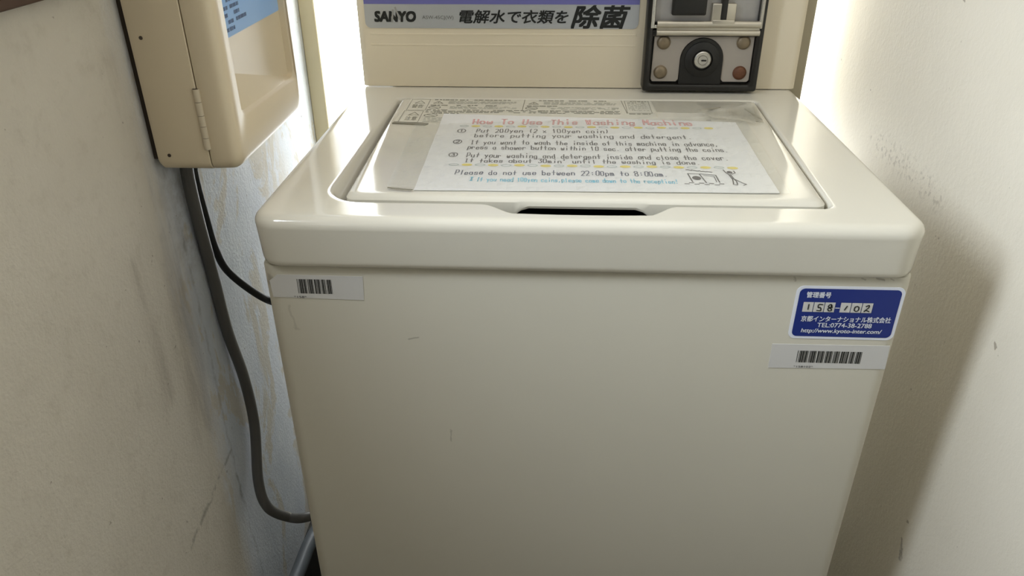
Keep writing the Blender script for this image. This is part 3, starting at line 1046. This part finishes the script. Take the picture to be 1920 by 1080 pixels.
# ------------------------------------------------------------------ beige box on the left wall
wb = thing('wall_box', (XL, .17, .873), 'beige hinged metal box with light blue label mounted on the left wall', 'wall box')
RB = wb.location.copy()
by0, by1, bz0, bz1 = .0715, .2680, .8735, 1.300
b = MB()
def ring_yz(x, ins, r, n=30, nc=8):
    return [(x, y, z) for y, z in rquad(qinset([(by0, bz0), (by1, bz0), (by1, bz1), (by0, bz1)], ins), [r] * 4, n, nc)]
b.loft([ring_yz(x, d, .009) for x, d in ((XL + .0055, .006), (XL + .007, .002), (XL + .0105, 0), (-.3331, 0), (-.3325, .0005))], M['box'], cap0=True, cap1=True)
b.box((XL, by0 + .008, bz0 + .008), (XL + .010, by1 - .008, bz1 - .008), M['screw'])  # dark spacer, its colour painted as the shadow gap between box and wall
b.build('box_body', wb, RB)
for yy, zz in ((-.3700, .990), (-.3690, .8880)):
    MB().lathe((yy, by0, zz), (0, -1, 0), [(.0016, -.001), (.0016, .0004), (.0008, .0006), (0, .0002)], M['screw'], 12).build('screw', wb, RB)
# door: rounded shell with a shallow recess whose floor slopes out to a ledge
b = MB()
def ring_yz(x, ins, r, n=30, nc=8):
    return [(x, y, z) for y, z in rquad(qinset([(by0, bz0), (by1, bz0), (by1, bz1), (by0, bz1)], ins), [r] * 4, n, nc)]
def recess_ring(f, x_of, n=30, nc=8):
    q = [(.0960 + .002 * f, .9150 + .004 * f), (.2600 - .002 * f, .9100 + .003 * f), (.2600 - .002 * f, 1.285), (.0960 + .002 * f, 1.285)]
    return [(x_of(y, z), y, z) for y, z in rquad(q, [.010, .008, .008, .010], n, nc)]
xf = -.3060
lo = [ring_yz(-.3316, .0010, .009), ring_yz(-.3314, .0004, .009), ring_yz(-.3308, 0, .010)]
for k in range(0, 7):
    a = k / 6 * math.pi / 2
    lo.append(ring_yz(xf - .010 + .010 * math.sin(a), .010 - .010 * math.cos(a), .012))
lo.append(recess_ring(0, lambda y, z: xf))
lo.append(recess_ring(.5, lambda y, z: xf - .0012))
lo.append(recess_ring(1.2, lambda y, z: xf - .0030))
b.loft(lo, M['box'], cap0=True)
# recess: sloping tray then flat back
bm = bmesh.new()
q = recess_ring(1.2, lambda y, z: xf - .0030)
inner = []
for x, y, z in q:
    t = (y - .098) / .16
    zt = .955 - .043 * t
    inner.append((xf - .0085, min(max(y, .1000), .2560), max(z, zt)))
A = [bm.verts.new(p) for p in q]
Bv = [bm.verts.new(p) for p in inner]
for k in range(len(A)):
    try:
        bm.faces.new((A[k], A[(k + 1) % len(A)], Bv[(k + 1) % len(A)], Bv[k]))
    except ValueError:
        pass
bm.faces.new(Bv)
b.merge(bm, M['box'])
door = b.build('box_door', wb, RB, angle=.9)
b = MB()
FW = fr_wall(xf - .0085)
b.slab(rrect(.1010, .9815, .2555, 1.180, .002, 3), FW, M['sky_label'], -.0001, .0005)
random.seed(5)
for k, z in enumerate((.9875, .9935, .9995, 1.0055, 1.0115)):
    marks(b, M['label_ink'], FW, .114, (.135, .165, .150, .150, .160)[k], z, .0032, .0007, .003, .008, .0012)
    if k:
        b.flat(rrect(.1055, z - .0012, .1078, z + .0012, .001, 3), FW, M['label_ink'], .0007)
b.stroke([(.118, 1.040), (.118, 1.0185), (.190, 1.0185), (.190, 1.040), (.118, 1.040)], .0007, FW, M['label_ink'], .0007)
marks(b, M['label_ink'], FW, .123, .185, 1.029, .010, .0007, .005, .010, .002)
for z in (1.06, 1.075, 1.09):
    marks(b, M['label_ink'], FW, .110, .24, z, .004, .0007, .003, .008, .0012)
b.build('instruction_label', door, RB, smooth=False)
b = MB()
hz = [.8940, .9045, .9150, .9245, .9365, .9480]
for a, c in zip(hz, hz[1:]):
    b.cyl((-.3325, by0 + .0004, a + .0002), (-.3325, by0 + .0004, c - .0002), .0032, M['hinge'], n=20)
b.cyl((-.3325, by0 + .0004, hz[0]), (-.3325, by0 + .0004, hz[-1]), .0028, M['screw'], n=16)
b.build('hinge', wb, RB)

# ------------------------------------------------------------------ cables and hose
b = MB()
b.tube([(-.3745, .117, .890), (-.3780, .1145, .858), (-.3800, .118, .812), (-.3815, .126, .745), (-.3815, .131, .665), (-.3800, .143, .592), (-.3790, .142, .523),
        (-.3770, .117, .455), (-.3680, .109, .420), (-.352, .125, .388), (-.328, .122, .392), (-.305, .16, .372), (-.292, .25, .30)], .0062, M['cable'], 18, 12)
tag(b.build('power_cable'), 'thick grey cable hanging from the beige wall box and curving behind the machine', 'cable')
b = MB()
b.tube([(-.380, .143, .885), (-.3835, .139, .848), (-.384, .1435, .794), (-.3835, .149, .755), (-.378, .158, .722), (-.352, .170, .685), (-.318, .165, .675), (-.296, .22, .62)], .0042, M['cable_black'], 14, 10)
tag(b.build('black_cable'), 'thin black cable crossing behind the grey cable towards the machine side', 'cable')
b = MB()
b.tube([(-.350, .03, .300), (-.350, .12, .297), (-.350, .20, .285), (-.345, .36, .22), (-.33, .50, .05)], .0095, M['hose'], 18, 10)
tag(b.build('drain_hose'), 'grey drain hose low in the gap between washing machine and left wall', 'hose')
